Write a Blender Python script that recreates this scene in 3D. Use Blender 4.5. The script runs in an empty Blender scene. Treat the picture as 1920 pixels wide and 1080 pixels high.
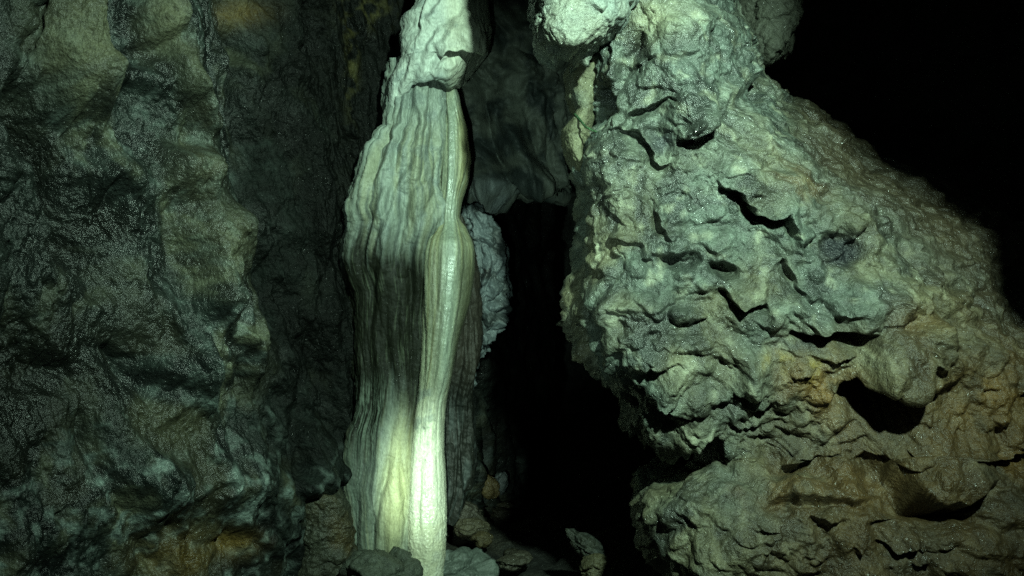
import bpy, math
import numpy as np

# ------------------------------------------------------------------ camera, world, light
scn = bpy.context.scene
COL = scn.collection
CAMZ = 1.5
K = 1.274                       # picture width / distance
FPX = 1920.0 / K

cd = bpy.data.cameras.new('camera')
cd.sensor_width = 36.0
cd.lens = 36.0 / K
cd.clip_end = 200.0
cam = bpy.data.objects.new('camera', cd)
cam.location = (0, 0, CAMZ)
cam.rotation_euler = (math.radians(90), 0, 0)
COL.objects.link(cam)
scn.camera = cam

w = bpy.data.worlds.new('World')
scn.world = w
w.use_nodes = True
w.node_tree.nodes['Background'].inputs[0].default_value = (0.55, 0.9, 0.7, 1)
w.node_tree.nodes['Background'].inputs[1].default_value = 0.009


def spot(name, loc, target, power, angle, blend, radius, color):
    l = bpy.data.lights.new(name, 'SPOT')
    l.energy = power
    l.spot_size = math.radians(angle)
    l.spot_blend = blend
    l.shadow_soft_size = radius
    l.color = color
    o = bpy.data.objects.new(name, l)
    o.location = loc
    d = np.array(target, float) - np.array(loc, float)
    from mathutils import Vector
    o.rotation_euler = Vector(d).to_track_quat('-Z', 'Y').to_euler()
    COL.objects.link(o)
    return o


def P(px, py, D):
    """world point that a feature at (px, py) of the photograph has at distance D"""
    return ((px - 960.0) / FPX * D, D, CAMZ - (py - 540.0) / FPX * D)


# the cavers' torches: a flood held high beside the camera, a narrow one aimed at the column foot
TORCH = (0.98, 0.10, 3.2)
spot('flood_torch', TORCH, P(1060, 170, 3.6), 1500, 90, 1.0, 0.07, (0.67, 1.0, 0.77))
spot('hand_torch', (-0.25, 0.1, 1.3), P(815, 885, 4.4), 1250, 12, 1.0, 0.02, (0.72, 1.0, 0.80))
spot('passage_fill', (-0.25, 0.1, 1.3), P(940, 410, 4.8), 250, 32, 1.0, 0.03, (0.66, 1.0, 0.82))  # added fill lamp that brightens the passage shelf

scn.view_settings.view_transform = 'Standard'
scn.view_settings.look = 'None'
scn.view_settings.exposure = 0.0
scn.view_settings.gamma = 1.0
scn.cycles.max_bounces = 5
scn.cycles.diffuse_bounces = 3
scn.cycles.glossy_bounces = 2
scn.cycles.sample_clamp_indirect = 2.0
scn.cycles.use_denoising = False

# ------------------------------------------------------------------ noise
rng = np.random.default_rng(7)
PERM = rng.permutation(256).astype(np.int32)
PERM = np.concatenate([PERM, PERM, PERM])
G = rng.normal(size=(256, 3)).astype(np.float32)
G /= np.linalg.norm(G, axis=1, keepdims=True)
RND = rng.random((256, 3)).astype(np.float32)


def perlin(p):
    sh = p.shape[:-1]
    p = p.reshape(-1, 3).astype(np.float32)
    i = np.floor(p).astype(np.int32)
    f = p - i
    i &= 255
    u = f * f * f * (f * (f * 6 - 15) + 10)
    out = np.zeros(len(p), np.float32)
    for dx in (0, 1):
        a = PERM[i[:, 0] + dx]
        wx = u[:, 0] if dx else 1 - u[:, 0]
        for dy in (0, 1):
            b = PERM[a + i[:, 1] + dy]
            wy = wx * (u[:, 1] if dy else 1 - u[:, 1])
            for dz in (0, 1):
                g = G[PERM[b + i[:, 2] + dz]]
                d = g[:, 0] * (f[:, 0] - dx) + g[:, 1] * (f[:, 1] - dy) + g[:, 2] * (f[:, 2] - dz)
                out += d * wy * (u[:, 2] if dz else 1 - u[:, 2])
    return (out * 1.5).reshape(sh)


def fbm(p, octv=4, gain=0.5, lac=2.03, mode='n'):
    a = 1.0
    s = np.zeros(p.shape[:-1], np.float32)
    q = p.astype(np.float32).copy()
    tot = 0
    for k in range(octv):
        n = perlin(q)
        if mode == 'r':
            n = 1 - 2 * np.abs(n)
        elif mode == 'b':
            n = 2 * np.abs(n) - 0.5
        s += a * n
        tot += a
        a *= gain
        q = q * lac + 17.31
    return s / tot


def worley(p):
    """F1, F2, vector to the nearest seed and its random triple"""
    sh = p.shape[:-1]
    p = p.reshape(-1, 3).astype(np.float32)
    i = np.floor(p).astype(np.int32)
    f = p - i
    F1 = np.full(len(p), 9.0, np.float32)
    F2 = np.full(len(p), 9.0, np.float32)
    V = np.zeros((len(p), 3), np.float32)
    ID = np.zeros(len(p), np.int32)
    for dx in (-1, 0, 1):
        a = PERM[(i[:, 0] + dx) & 255]
        for dy in (-1, 0, 1):
            b = PERM[a + ((i[:, 1] + dy) & 255)]
            for dz in (-1, 0, 1):
                c = PERM[b + ((i[:, 2] + dz) & 255)]
                r = RND[c]
                v = f - r - np.array([dx, dy, dz], np.float32)
                d = np.sqrt((v * v).sum(1))
                m = d < F1
                F2 = np.where(m, F1, np.minimum(F2, d))
                F1 = np.where(m, d, F1)
                V = np.where(m[:, None], v, V)
                ID = np.where(m, c, ID)
    return F1.reshape(sh), F2.reshape(sh), V.reshape(sh + (3,)), RND[(ID * 7 + 3) & 255].reshape(sh + (3,))


def warp(p, s, a, off=0.0):
    q = p * s + off
    return p + a * np.stack([perlin(q), perlin(q + 31.7), perlin(q + 71.3)], -1)


def sstep(a, b, x):
    t = np.clip((x - a) / (b - a), 0, 1)
    return t * t * (3 - 2 * t)


def facets(p, scale, stretch=(1, 1, 1), wa=0.25, tilt=0.6):
    """broken planes: every cell is its own tilted facet"""
    q = warp(p * scale * np.array(stretch, np.float32), 0.9, wa * 2)
    q = warp(q, 3.1, wa * 0.5)
    F1, F2, V, R = worley(q)
    g = (R - 0.5) * 2
    h = (V * g).sum(-1) * tilt + (R[..., 0] - 0.5) * 0.5
    e = sstep(0.0, 0.22, F2 - F1)
    return (h * e - (1 - e) * 0.18) / scale


# ------------------------------------------------------------------ feature tools (picture units)
def poly_dist(px, py, pts):
    pts = np.array(pts, np.float32)
    L = np.sqrt(((pts[1:] - pts[:-1]) ** 2).sum(1))
    cum = np.concatenate([[0], np.cumsum(L)])
    best = np.full(px.shape, 1e9, np.float32)
    side = np.zeros(px.shape, np.float32)
    T = np.zeros(px.shape, np.float32)
    for k in range(len(pts) - 1):
        a, b = pts[k], pts[k + 1]
        d = b - a
        rx, ry = px - a[0], py - a[1]
        t = np.clip((rx * d[0] + ry * d[1]) / (d @ d), 0, 1)
        ex, ey = rx - t * d[0], ry - t * d[1]
        dist = np.sqrt(ex * ex + ey * ey)
        cr = d[0] * ry - d[1] * rx
        m = dist < best
        best = np.where(m, dist, best)
        side = np.where(m, np.sign(cr), side)
        T = np.where(m, (cum[k] + t * L[k]) / cum[-1], T)
    return best, side, T


def ledge(px, py, pts, A, wu, B, wd, soft=3.0):
    """rock stands proud by A above the line, hollow of depth B below it"""
    d, s, t = poly_dist(px, py, pts)
    win = np.clip(np.sin(np.pi * np.clip(t, 0, 1)), 0, 1) ** 0.5
    sd = d * s
    up = A * np.exp(-(np.maximum(-sd, 0) / wu) ** 1.4)
    dn = -B * np.exp(-(np.maximum(sd, 0) / wd) ** 1.6)
    k = sstep(-soft, soft, sd)
    return win * (up * (1 - k) + dn * k)


def ell(px, py, cx, cy, rx, ry, rot=0.0, pw=2.0):
    c, s = math.cos(math.radians(rot)), math.sin(math.radians(rot))
    dx, dy = px - cx, py - cy
    a = (dx * c + dy * s) / rx
    b = (-dx * s + dy * c) / ry
    return np.exp(-((a * a + b * b) ** (pw / 2)))


def lump(px, py, cx, cy, rx, ry, rot=0.0):
    """a boss with a rather sharp foot"""
    c, s = math.cos(math.radians(rot)), math.sin(math.radians(rot))
    dx, dy = px - cx, py - cy
    a = (dx * c + dy * s) / rx
    b = (-dx * s + dy * c) / ry
    return np.sqrt(np.clip(1 - (a * a + b * b), 0, 1))


def crack(px, py, pts, depth, wdt):
    d, s, t = poly_dist(px, py, pts)
    win = np.clip(np.sin(np.pi * t), 0, 1) ** 0.4
    return -depth * win * np.exp(-(d / wdt) ** 2)


# ------------------------------------------------------------------ mesh tools
def normals(X):
    du = np.gradient(X, axis=1)
    dv = np.gradient(X, axis=0)
    n = np.cross(du, dv)
    n /= np.linalg.norm(n, axis=-1, keepdims=True) + 1e-9
    return n


def blur(a, k):
    for _ in range(k):
        b = np.pad(a, [(1, 1), (1, 1)] + [(0, 0)] * (a.ndim - 2), mode='edge')
        a = (b[:-2, 1:-1] + b[2:, 1:-1] + b[1:-1, :-2] + b[1:-1, 2:] + 2 * b[1:-1, 1:-1]) / 6
    return a


def project(X):
    return 960 + X[..., 0] / X[..., 1] * FPX, 540 - (X[..., 2] - CAMZ) / X[..., 1] * FPX


def make_mesh(name, verts, faces, mat, tint=None, wet=None, parent=None):
    me = bpy.data.meshes.new(name)
    nv, nf = len(verts), len(faces)
    k = faces.shape[1]
    me.vertices.add(nv)
    me.loops.add(nf * k)
    me.polygons.add(nf)
    me.vertices.foreach_set('co', verts.astype(np.float32).ravel())
    me.loops.foreach_set('vertex_index', faces.astype(np.int32).ravel())
    me.polygons.foreach_set('loop_start', np.arange(nf, dtype=np.int32) * k)
    me.polygons.foreach_set('use_smooth', np.ones(nf, bool))
    me.update(calc_edges=True)
    if tint is not None:
        at = me.attributes.new('tint', 'FLOAT_COLOR', 'POINT')
        c = np.ones((nv, 4), np.float32)
        c[:, :3] = np.clip(tint, 0.002, 0.9)
        at.data.foreach_set('color', c.ravel())
    if wet is not None:
        at = me.attributes.new('wet', 'FLOAT', 'POINT')
        at.data.foreach_set('value', np.clip(wet, 0, 1).astype(np.float32).ravel())
    me.materials.append(mat)
    o = bpy.data.objects.new(name, me)
    COL.objects.link(o)
    if parent:
        o.parent = parent
        o.matrix_parent_inverse.identity()
        o.location = -np.array(parent.location)
    return o


def grid(name, X, mat, tint, wet, parent=None, flip=False, wrap=False):
    nv, nu = X.shape[:2]
    idx = np.arange(nv * nu).reshape(nv, nu)
    if wrap:
        idx = np.concatenate([idx, idx[:, :1]], 1)
    f = np.stack([idx[:-1, :-1], idx[1:, :-1], idx[1:, 1:], idx[:-1, 1:]], -1).reshape(-1, 4)
    if flip:
        f = f[:, ::-1]
    return make_mesh(name, X.reshape(-1, 3), f, mat, tint.reshape(-1, 3), wet.ravel(), parent)


def tag(o, label, cat, group=None, kind=None):
    if kind:
        o['kind'] = kind
    if label:
        o['label'] = label
    if cat:
        o['category'] = cat
    if group:
        o['group'] = group
    return o


def thing(name, loc, label, cat, group=None):
    o = bpy.data.objects.new(name, None)
    o.location = loc
    COL.objects.link(o)
    return tag(o, label, cat, group)


def col(*c):
    return np.array(c, np.float32)


def mix(a, b, m):
    m = np.clip(m, 0, 1)[..., None]
    return a * (1 - m) + b * m


# ------------------------------------------------------------------ materials
def rock_mat(name, bump=1.0, glint=0.35, rough=(0.75, 0.45), grain=1.0, spec=0.5, fscale=190.0, stretch=None, fine=0.006):
    m = bpy.data.materials.new(name)
    m.use_nodes = True
    nt = m.node_tree
    N, L = nt.nodes, nt.links
    bs = N['Principled BSDF']

    def nd(t, **kw):
        n = N.new(t)
        for k, v in kw.items():
            setattr(n, k, v)
        return n

    def mth(op, a, b=None, c=None):
        n = nd('ShaderNodeMath', operation=op)
        for i, v in enumerate((a, b, c)):
            if v is None:
                continue
            if isinstance(v, (int, float)):
                n.inputs[i].default_value = v
            else:
                L.new(v, n.inputs[i])
        return n.outputs[0]

    tc = nd('ShaderNodeNewGeometry').outputs['Position']
    if stretch:
        mp = nd('ShaderNodeMapping')
        mp.inputs['Scale'].default_value = stretch
        L.new(tc, mp.inputs[0])
        tcs = mp.outputs[0]
    else:
        tcs = tc

    def noise(scale, detail=4, rough_=0.55, vec=None):
        n = nd('ShaderNodeTexNoise')
        n.inputs['Scale'].default_value = scale
        n.inputs['Detail'].default_value = detail
        n.inputs['Roughness'].default_value = rough_
        L.new(vec if vec is not None else tcs, n.inputs['Vector'])
        return n

    at = nd('ShaderNodeAttribute', attribute_name='tint')
    wt = nd('ShaderNodeAttribute', attribute_name='wet')
    n1 = noise(38, 5)
    n2 = noise(150, 3, 0.7)
    n3 = noise(9, 4)
    # grain on the mineral colour
    v = mth('ADD', mth('MULTIPLY', mth('SUBTRACT', n1.outputs[0], 0.5), 2.4 * grain),
            mth('MULTIPLY', mth('SUBTRACT', n2.outputs[0], 0.5), 3.6 * grain))
    v = mth('ADD', v, mth('MULTIPLY', mth('SUBTRACT', n3.outputs[0], 0.5), 0.8 * grain))
    v = mth('MAXIMUM', mth('ADD', v, 1.0), 0.15)
    sc = nd('ShaderNodeVectorMath', operation='SCALE')
    L.new(at.outputs['Color'], sc.inputs[0])
    L.new(v, sc.inputs['Scale'])
    L.new(sc.outputs[0], bs.inputs['Base Color'])
    # relief below the mesh's own
    hgt = mth('ADD', mth('MULTIPLY', n1.outputs[0], 0.016 * bump), mth('MULTIPLY', n2.outputs[0], fine * bump))
    bp = nd('ShaderNodeBump')
    bp.inputs['Strength'].default_value = 1.0
    bp.inputs['Distance'].default_value = 1.0
    L.new(hgt, bp.inputs['Height'])
    L.new(bp.outputs[0], bs.inputs['Normal'])
    # roughness from wetness
    mr = nd('ShaderNodeMapRange')
    L.new(wt.outputs['Fac'], mr.inputs['Value'])
    mr.inputs['To Min'].default_value = rough[0]
    mr.inputs['To Max'].default_value = rough[1]
    L.new(mr.outputs[0], bs.inputs['Roughness'])
    L.new(mth('MULTIPLY_ADD', wt.outputs['Fac'], spec, 0.08), bs.inputs['Specular IOR Level'])
    # crystal faces and water beads: tiny facets under a clear film
    vo = nd('ShaderNodeTexVoronoi')
    vo.inputs['Scale'].default_value = fscale
    L.new(tc, vo.inputs['Vector'])
    sb = nd('ShaderNodeVectorMath', operation='SUBTRACT')
    L.new(vo.outputs['Color'], sb.inputs[0])
    sb.inputs[1].default_value = (0.5, 0.5, 0.5)
    s2 = nd('ShaderNodeVectorMath', operation='SCALE')
    L.new(sb.outputs[0], s2.inputs[0])
    s2.inputs['Scale'].default_value = 1.2
    ad = nd('ShaderNodeVectorMath', operation='ADD')
    L.new(bp.outputs[0], ad.inputs[0])
    L.new(s2.outputs[0], ad.inputs[1])
    nm = nd('ShaderNodeVectorMath', operation='NORMALIZE')
    L.new(ad.outputs[0], nm.inputs[0])
    L.new(nm.outputs[0], bs.inputs['Coat Normal'])
    gm = noise(6, 4, 0.65, tc)
    mg = nd('ShaderNodeMapRange')
    L.new(gm.outputs[0], mg.inputs['Value'])
    mg.inputs['From Min'].default_value = 0.46
    mg.inputs['From Max'].default_value = 0.66
    mg.inputs['To Max'].default_value = glint
    sx = nd('ShaderNodeSeparateColor')
    L.new(vo.outputs['Color'], sx.inputs[0])
    some = mth('GREATER_THAN', mth('FRACT', mth('MULTIPLY', mth('ADD', sx.outputs[0], sx.outputs[1]), 7.31)), 0.86)
    L.new(mth('MULTIPLY', mth('MULTIPLY', mg.outputs[0], some), mth('ADD', wt.outputs['Fac'], 0.25)), bs.inputs['Coat Weight'])
    bs.inputs['Coat Roughness'].default_value = 0.20
    return m


M_ROCK = rock_mat('grey_green_rock', 1.0, 2.6, rough=(0.55, 0.25), spec=0.75, fine=0.004, fscale=150, grain=0.45)
M_DARK = rock_mat('dark_wet_rock', 1.0, 1.1, fine=0.003, rough=(0.52, 0.22), grain=0.6, spec=0.48, fscale=150)
M_FLOW = rock_mat('calcite_flowstone', 0.4, 0.8, rough=(0.65, 0.18), spec=0.9, grain=0.35, stretch=(1.0, 1.0, 0.35), fscale=260)
M_FLOOR = rock_mat('muddy_floor', 1.0, 0.6, rough=(0.8, 0.5))


def interp_rows(rows, pys):
    rows = np.array(rows, np.float32)
    return [np.interp(pys, rows[:, 0], rows[:, i]) for i in range(1, rows.shape[1])]


def relief(rows, nv, nu, D, b, e=0.8, tmax=125, cap=0.12, tilt=0.0, top=True, bottom=True, smooth=2):
    """body whose outline follows rows (py, left, right); round in plan, closed towards its back"""
    pys = np.linspace(rows[0][0], rows[-1][0], nv)
    pl, pr = interp_rows(rows, pys)
    kern = np.ones(2 * smooth + 1) / (2 * smooth + 1)
    pl = np.convolve(np.pad(pl, smooth, mode='edge'), kern, 'valid')
    pr = np.convolve(np.pad(pr, smooth, mode='edge'), kern, 'valid')
    t = np.radians(np.linspace(-tmax, tmax, nu))
    s, c = np.sin(t), np.cos(t)
    s = np.sign(s) * np.abs(s) ** e
    c = np.sign(c) * np.abs(c) ** e
    v = np.linspace(0, 1, nv)
    r = np.ones(nv)
    if cap > 0:
        if top:
            r *= np.sqrt(np.clip(1 - (1 - np.clip(v / cap, 0, 1)) ** 2, 0, 1))
        if bottom:
            r *= np.sqrt(np.clip(1 - (1 - np.clip((1 - v) / cap, 0, 1)) ** 2, 0, 1))
    Dv = D(pys) if callable(D) else np.full(nv, D)
    bv = (b(pys) if callable(b) else np.full(nv, b)) * (0.12 + 0.88 * r)
    Dv = Dv + 0.0 * v
    pc, pa = (pl + pr) / 2, (pr - pl) / 2
    X = np.zeros((nv, nu, 3))
    xx = (pc[:, None] + pa[:, None] * s[None, :] - 960) / FPX * Dv[:, None]
    X[..., 0] = xx
    X[..., 1] = Dv[:, None] - bv[:, None] * c[None, :]
    X[..., 2] = CAMZ - (pys[:, None] - 540) / FPX * Dv[:, None]
    U = (s[None, :] + 1) / 2 + 0 * pys[:, None]
    return X, U, pys[:, None] + 0 * U


# ================================================================== RIGHT ROCK OUTCROP
def build_outcrop():
    nv, nu = 660, 620
    L_rows = [(-160, 1110), (0, 1100), (115, 1112), (200, 1108), (235, 1100), (260, 1090), (320, 1078), (360, 1090), (420, 1083), (480, 1079),
              (540, 1072), (590, 1071), (640, 1078), (680, 1102), (730, 1150), (765, 1168), (795, 1178), (812, 1195), (828, 1232),
              (840, 1275), (856, 1305), (872, 1298), (888, 1268), (904, 1222), (922, 1198), (960, 1187), (1000, 1198),
              (1030, 1208), (1060, 1226), (1080, 1245), (1140, 1290), (1230, 1380), (1400, 1470)]
    R_rows = [(-160, 1385), (0, 1392), (100, 1420), (160, 1460), (205, 1530), (240, 1590), (300, 1680), (350, 1780), (400, 1870), (450, 1960),
              (490, 2000), (560, 2040), (615, 2080), (640, 2120), (675, 2160), (720, 2200), (1400, 2300)]
    pys = np.linspace(-160, 1400, nv)
    pl = np.interp(pys, *np.array(L_rows).T)
    pr = np.interp(pys, *np.array(R_rows).T)
    k = np.ones(7) / 7
    pl = np.convolve(np.pad(pl, 3, mode='edge'), k, 'valid')
    k = np.ones(17) / 17
    pr = np.convolve(np.pad(pr, 8, mode='edge'), k, 'valid')
    # plan section: back left -> round nose -> face -> long shoulder falling back on the right
    nb = 36
    u = np.linspace(0, 1, nu - 2 * nb)
    ul, ur = 0.12, 0.42
    # denser sampling near the left nose
    uu = u + 0.05 * np.sin(2 * np.pi * u) * -1
    f = np.sqrt(np.clip(1 - (1 - np.clip(uu / ul, 0, 1)) ** 2, 0, 1))
    g = 1 - np.clip((uu - ur) / (1 - ur), 0, 1) ** 2.2
    DL = np.interp(pys, [-160, 100, 400, 700, 850, 960, 1400], [3.95, 3.85, 3.75, 3.62, 3.70, 3.45, 3.3])
    DL = np.convolve(np.pad(DL, 22, mode='edge'), np.ones(45) / 45, 'valid')
    BL = np.interp(pys, [-160, 200, 600, 1400], [0.50, 0.52, 0.55, 0.5])
    DR = np.interp(pys, [-160, 100, 300, 500, 700, 1400], [4.3, 4.3, 4.3, 3.9, 3.3, 2.9])
    X = np.zeros((nv, nu, 3))
    DD = np.zeros((nv, nu - 2 * nb))
    for j in range(nv):
        front = (DL[j] - BL[j]) + (-0.25) * uu
        lft = DL[j] * (1 - f) + front * f
        rgt = front * g + DR[j] * (1 - g)
        DD[j] = np.where(uu < ul, lft, rgt)
    DD = blur(DD[..., None], 4)[..., 0]
    PX = pl[:, None] * (1 - uu) + pr[:, None] * uu
    X[:, nb:-nb, 0] = (PX - 960) / FPX * DD
    X[:, nb:-nb, 1] = DD
    X[:, nb:-nb, 2] = CAMZ - (pys[:, None] - 540) / FPX * DD
    for i in range(nb):
        d = (nb - i) * 0.030
        X[:, i] = X[:, nb] + np.array([0.25 * d * d + 0.05 * d, d, 0])
        X[:, nu - 1 - i] = X[:, nu - 1 - nb] + np.array([-0.3 * d, d, 0])
    X = blur(X, 2)
    px, py = project(X)
    n = normals(X)
    if n[nv // 2, nu // 2, 1] > 0:
        n = -n
    p = X.astype(np.float32)

    wpx = px + 16 * perlin(p * 7) + 6 * perlin(p * 19 + 5) + 3 * perlin(p * 45 + 5)
    wpy = py + 16 * perlin(p * 7 + 40) + 6 * perlin(p * 19 + 9) + 3 * perlin(p * 45 + 9)
    h = np.zeros((nv, nu), np.float32)
    # --- big forms read off the photograph
    lm = 0.55 + 0.9 * np.clip(0.5 + perlin(p * 7 + 77), 0, 1)
    lips = np.zeros_like(h)

    def Lg(pts, A, wu, B, wd):
        g = ledge(wpx, wpy, pts, A, wu, B * 1.3, wd, 5.5)
        lips[...] += np.maximum(g, 0)
        return g * lm

    bpx, bpy = wpx + 34 * perlin(p * 4.2 + 3), wpy + 26 * perlin(p * 4.2 + 63)
    h += Lg([(1345, 340), (1390, 368), (1425, 395), (1452, 403), (1478, 398), (1492, 420), (1500, 470)], 0.045, 60, 0.055, 14)
    h += Lg([(1150, 246), (1195, 208), (1262, 178)], 0.035, 45, 0.05, 14)
    h += Lg([(1150, 240), (1190, 247), (1212, 285), (1225, 312), (1260, 300)], 0.03, 40, 0.07, 16)
    h += Lg([(1270, 255), (1290, 263), (1312, 258), (1350, 225)], 0.05, 40, 0.06, 14)
    h += 0.035 * ell(wpx, wpy, 1290, 225, 45, 35)
    h -= 0.05 * ell(wpx, wpy, 1236, 265, 26, 48)
    h += Lg([(1228, 372), (1233, 425), (1262, 462)], 0.02, 30, 0.06, 12)
    h -= 0.11 * ell(wpx, wpy, 1275, 492, 36, 13, 8, 3)
    h += 0.03 * ell(wpx, wpy, 1275, 460, 46, 20)
    h -= 0.09 * ell(wpx, wpy, 1360, 500, 26, 12, 10, 3)
    h += Lg([(1470, 480), (1490, 515), (1520, 565)], 0.03, 40, 0.08, 16)
    h += Lg([(1350, 528), (1375, 562), (1395, 577), (1440, 570)], 0.04, 50, 0.08, 14)
    h += 0.06 * lump(wpx, wpy, 1283, 590, 36, 22, 8) - 0.03 * ell(wpx, wpy, 1280, 628, 40, 14)
    h += Lg([(1195, 692), (1225, 676), (1258, 694)], 0.015, 30, 0.035, 14)
    h += Lg([(1235, 730), (1275, 755), (1305, 770)], 0.02, 26, 0.03, 12)
    h += Lg([(1480, 615), (1530, 622), (1580, 612), (1640, 628)], 0.05, 50, 0.09, 24)
    h -= 0.10 * ell(wpx, wpy, 1600, 645, 34, 26, 0, 3)
    h += 0.13 * ell(bpx, bpy, 1700, 672, 96, 56, -18, 3.5)
    h -= 0.20 * ell(wpx, wpy, 1640, 752, 64, 34, 10, 4)
    h += Lg([(1596, 700), (1625, 728), (1675, 742), (1715, 752)], 0.06, 50, 0.10, 30)
    h += 0.13 * ell(bpx, bpy, 1760, 862, 108, 62, 14, 3.5)
    h += Lg([(1650, 835), (1668, 888), (1708, 922), (1765, 950), (1810, 948), (1868, 905)], 0.06, 60, 0.17, 40)
    h += Lg([(1785, 872), (1835, 855), (1890, 846), (1960, 850)], 0.05, 50, 0.08, 18)
    h += Lg([(1685, 822), (1712, 835), (1745, 832), (1790, 820)], 0.05, 40, 0.06, 14)
    h += Lg([(1460, 872), (1490, 874), (1512, 862), (1545, 850)], 0.045, 50, 0.06, 14)
    h += Lg([(1520, 965), (1555, 985), (1590, 972)], 0.03, 40, 0.07, 16)
    h += Lg([(1440, 945), (1540, 942), (1640, 925)], 0.035, 50, 0.05, 14)
    h += Lg([(1655, 1022), (1690, 1040), (1735, 1020)], 0.03, 40, 0.05, 14)
    h += Lg([(1170, 790), (1215, 818), (1265, 828), (1310, 820), (1350, 808)], 0.05, 70, 0.06, 40)
    h += crack(wpx, wpy, [(1340, 812), (1345, 850), (1372, 895)], 0.05, 8)
    h += Lg([(1400, 765), (1425, 770), (1455, 758)], 0.03, 36, 0.04, 12)
    h += Lg([(1380, 735), (1410, 742), (1440, 722)], 0.04, 36, 0.03, 12)
    h += 0.05 * ell(bpx, bpy, 1410, 705, 44, 36, 0, 3)
    h += 0.06 * ell(bpx, bpy, 1648, 572, 60, 42, -20, 3)
    h += 0.03 * ell(wpx, wpy, 1770, 570, 60, 30, 25)
    h -= 0.05 * ell(wpx, wpy, 1578, 466, 46, 36, -15, 6)
    h += crack(wpx, wpy, [(1190, 60), (1150, 160), (1095, 250)], 0.08, 10)
    h += Lg([(1395, 130), (1420, 165), (1440, 205)], 0.03, 40, 0.05, 18)
    h += ledge(wpx, wpy, [(1310, 250), (1360, 200), (1402, 130), (1395, 60), (1330, 20), (1250, -20)], 0.05, 90, 0.05, 60, 12)
    h += 0.05 * ell(wpx, wpy, 1300, 60, 110, 55, 20, 3) - 0.04 * ell(wpx, wpy, 1200, 100, 30, 90, 25)
    # small ledges scattered between the big ones
    rg = np.random.default_rng(21)
    for _ in range(75):
        cx, cy = rg.uniform(1110, 1900), rg.uniform(60, 1070)
        ln = rg.uniform(10, 42)
        a = math.radians(rg.normal(12, 24))
        pts = [(cx - ln * math.cos(a), cy - ln * math.sin(a)), (cx, cy + rg.uniform(-5, 14)),
               (cx + ln * math.cos(a), cy + ln * math.sin(a))]
        s = rg.uniform(0.25, 1.0) ** 1.3
        h += Lg(pts, 0.026 * s, 20 + 30 * s, 0.020 * s, 9 + 10 * s)
    # --- the rock's own grain of lumps, scoops and broken planes
    up = sstep(520, 200, py)                           # harder, flatter faces higher up
    rgh = sstep(0.35, 0.65, fbm(p * 2.1 + 44, 3) * 0.5 + 0.5)       # some faces are worn smooth
    q = warp(p, 2.2, 0.12)
    h += 0.090 * fbm(q * 3.2, 3)
    h += 0.044 * fbm(warp(p, 5, 0.05) * 6.0, 3, 0.42, mode='b') * (1 - 0.4 * up)
    h += facets(p, 6.0, (1, 1, 1.4), 0.22, 0.5) * 0.27
    cups = fbm(warp(p + 11, 4, 0.07) * np.array([6, 6, 9], np.float32), 3, mode='r')
    h -= 0.030 * sstep(0.60, 0.80, fbm(warp(p, 5, 0.06) * np.array([8, 8, 12], np.float32) + 31, 2) * 0.5 + 0.5)   # small hollows
    h += 0.010 * cups * (0.3 + 1.4 * rgh)
    h += facets(p + 3.3, 17.0, (1, 1, 1.3), 0.25, 0.55) * (0.10 + 0.20 * rgh)
    h += (0.003 + 0.004 * rgh) * fbm(p * 34, 3, 0.6, mode='r')
    h += 0.003 * fbm(p * 95, 2, 0.6)
    # fade relief towards hidden back edges
    dirv = n + np.array([0, 0, -0.30])
    X2 = X + dirv * h[..., None]
    X2[..., 2] -= 0.38 * blur(lips, 2)                          # lips hang over their hollows

    # --- mineral colour
    a = fbm(p * 2.3 + 4, 4) * 0.5 + 0.5
    b = fbm(warp(p, 3, 0.2) * 5.5, 4) * 0.5 + 0.5
    c2 = fbm(p * 13 + 9, 3) * 0.5 + 0.5
    T = mix(col(0.100, 0.122, 0.100) + 0 * p, col(0.135, 0.130, 0.080), sstep(0.40, 0.62, a))
    T = mix(T, col(0.120, 0.150, 0.130), up * 0.75 * sstep(1500, 1350, px))
    T = mix(T, col(0.038, 0.046, 0.040), sstep(0.47, 0.64, b) * 0.7)
    T = mix(T, col(0.28, 0.29, 0.21), sstep(0.54, 0.74, c2) * 0.6)
    T = T * (0.15 + 1.7 * (fbm(warp(p, 6, 0.06) * 13 + 1, 4, 0.55) * 0.5 + 0.5))[..., None] * (0.55 + 0.9 * (fbm(warp(p, 3, 0.15) * 4.5 + 9, 3) * 0.5 + 0.5))[..., None]
    och = (ell(px, py, 1545, 720, 90, 60, 25) * 1.2 + ell(px, py, 1850, 735, 110, 70) * 1.0 + ell(px, py, 1450, 920, 70, 40) * 0.6 +
           ell(px, py, 1720, 600, 70, 36) * 0.7 + ell(px, py, 1900, 860, 60, 40) * 0.9 + ell(px, py, 1600, 900, 120, 60) * 0.4 + ell(px, py, 1490, 340, 90, 25, 40) * 0.6)
    low = np.clip(sstep(520, 900, py) * sstep(1250, 1650, px) + 0.5 * sstep(1600, 1850, px), 0, 1)
    T = mix(T, col(0.125, 0.074, 0.026) * (0.4 + 1.2 * c2[..., None]), np.clip(low * 0.5 + 0.5 * low * a, 0, 0.8))
    T = mix(T, col(0.22, 0.125, 0.036), och * sstep(0.35, 0.62, b) * 0.85)
    T = mix(T, col(0.26, 0.19, 0.045), (ell(px, py, 1455, 678, 26, 12) + ell(px, py, 1520, 690, 40, 18)) * sstep(0.45, 0.6, c2))
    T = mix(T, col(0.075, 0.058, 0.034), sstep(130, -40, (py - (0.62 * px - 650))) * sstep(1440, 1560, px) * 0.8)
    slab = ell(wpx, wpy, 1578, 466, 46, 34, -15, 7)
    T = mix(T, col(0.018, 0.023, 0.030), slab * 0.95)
    T = mix(T, col(0.05, 0.06, 0.068), (ell(px, py, 1240, 265, 30, 40) + ell(px, py, 1530, 640, 70, 26)) * sstep(0.35, 0.55, c2) * 0.8)
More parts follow.
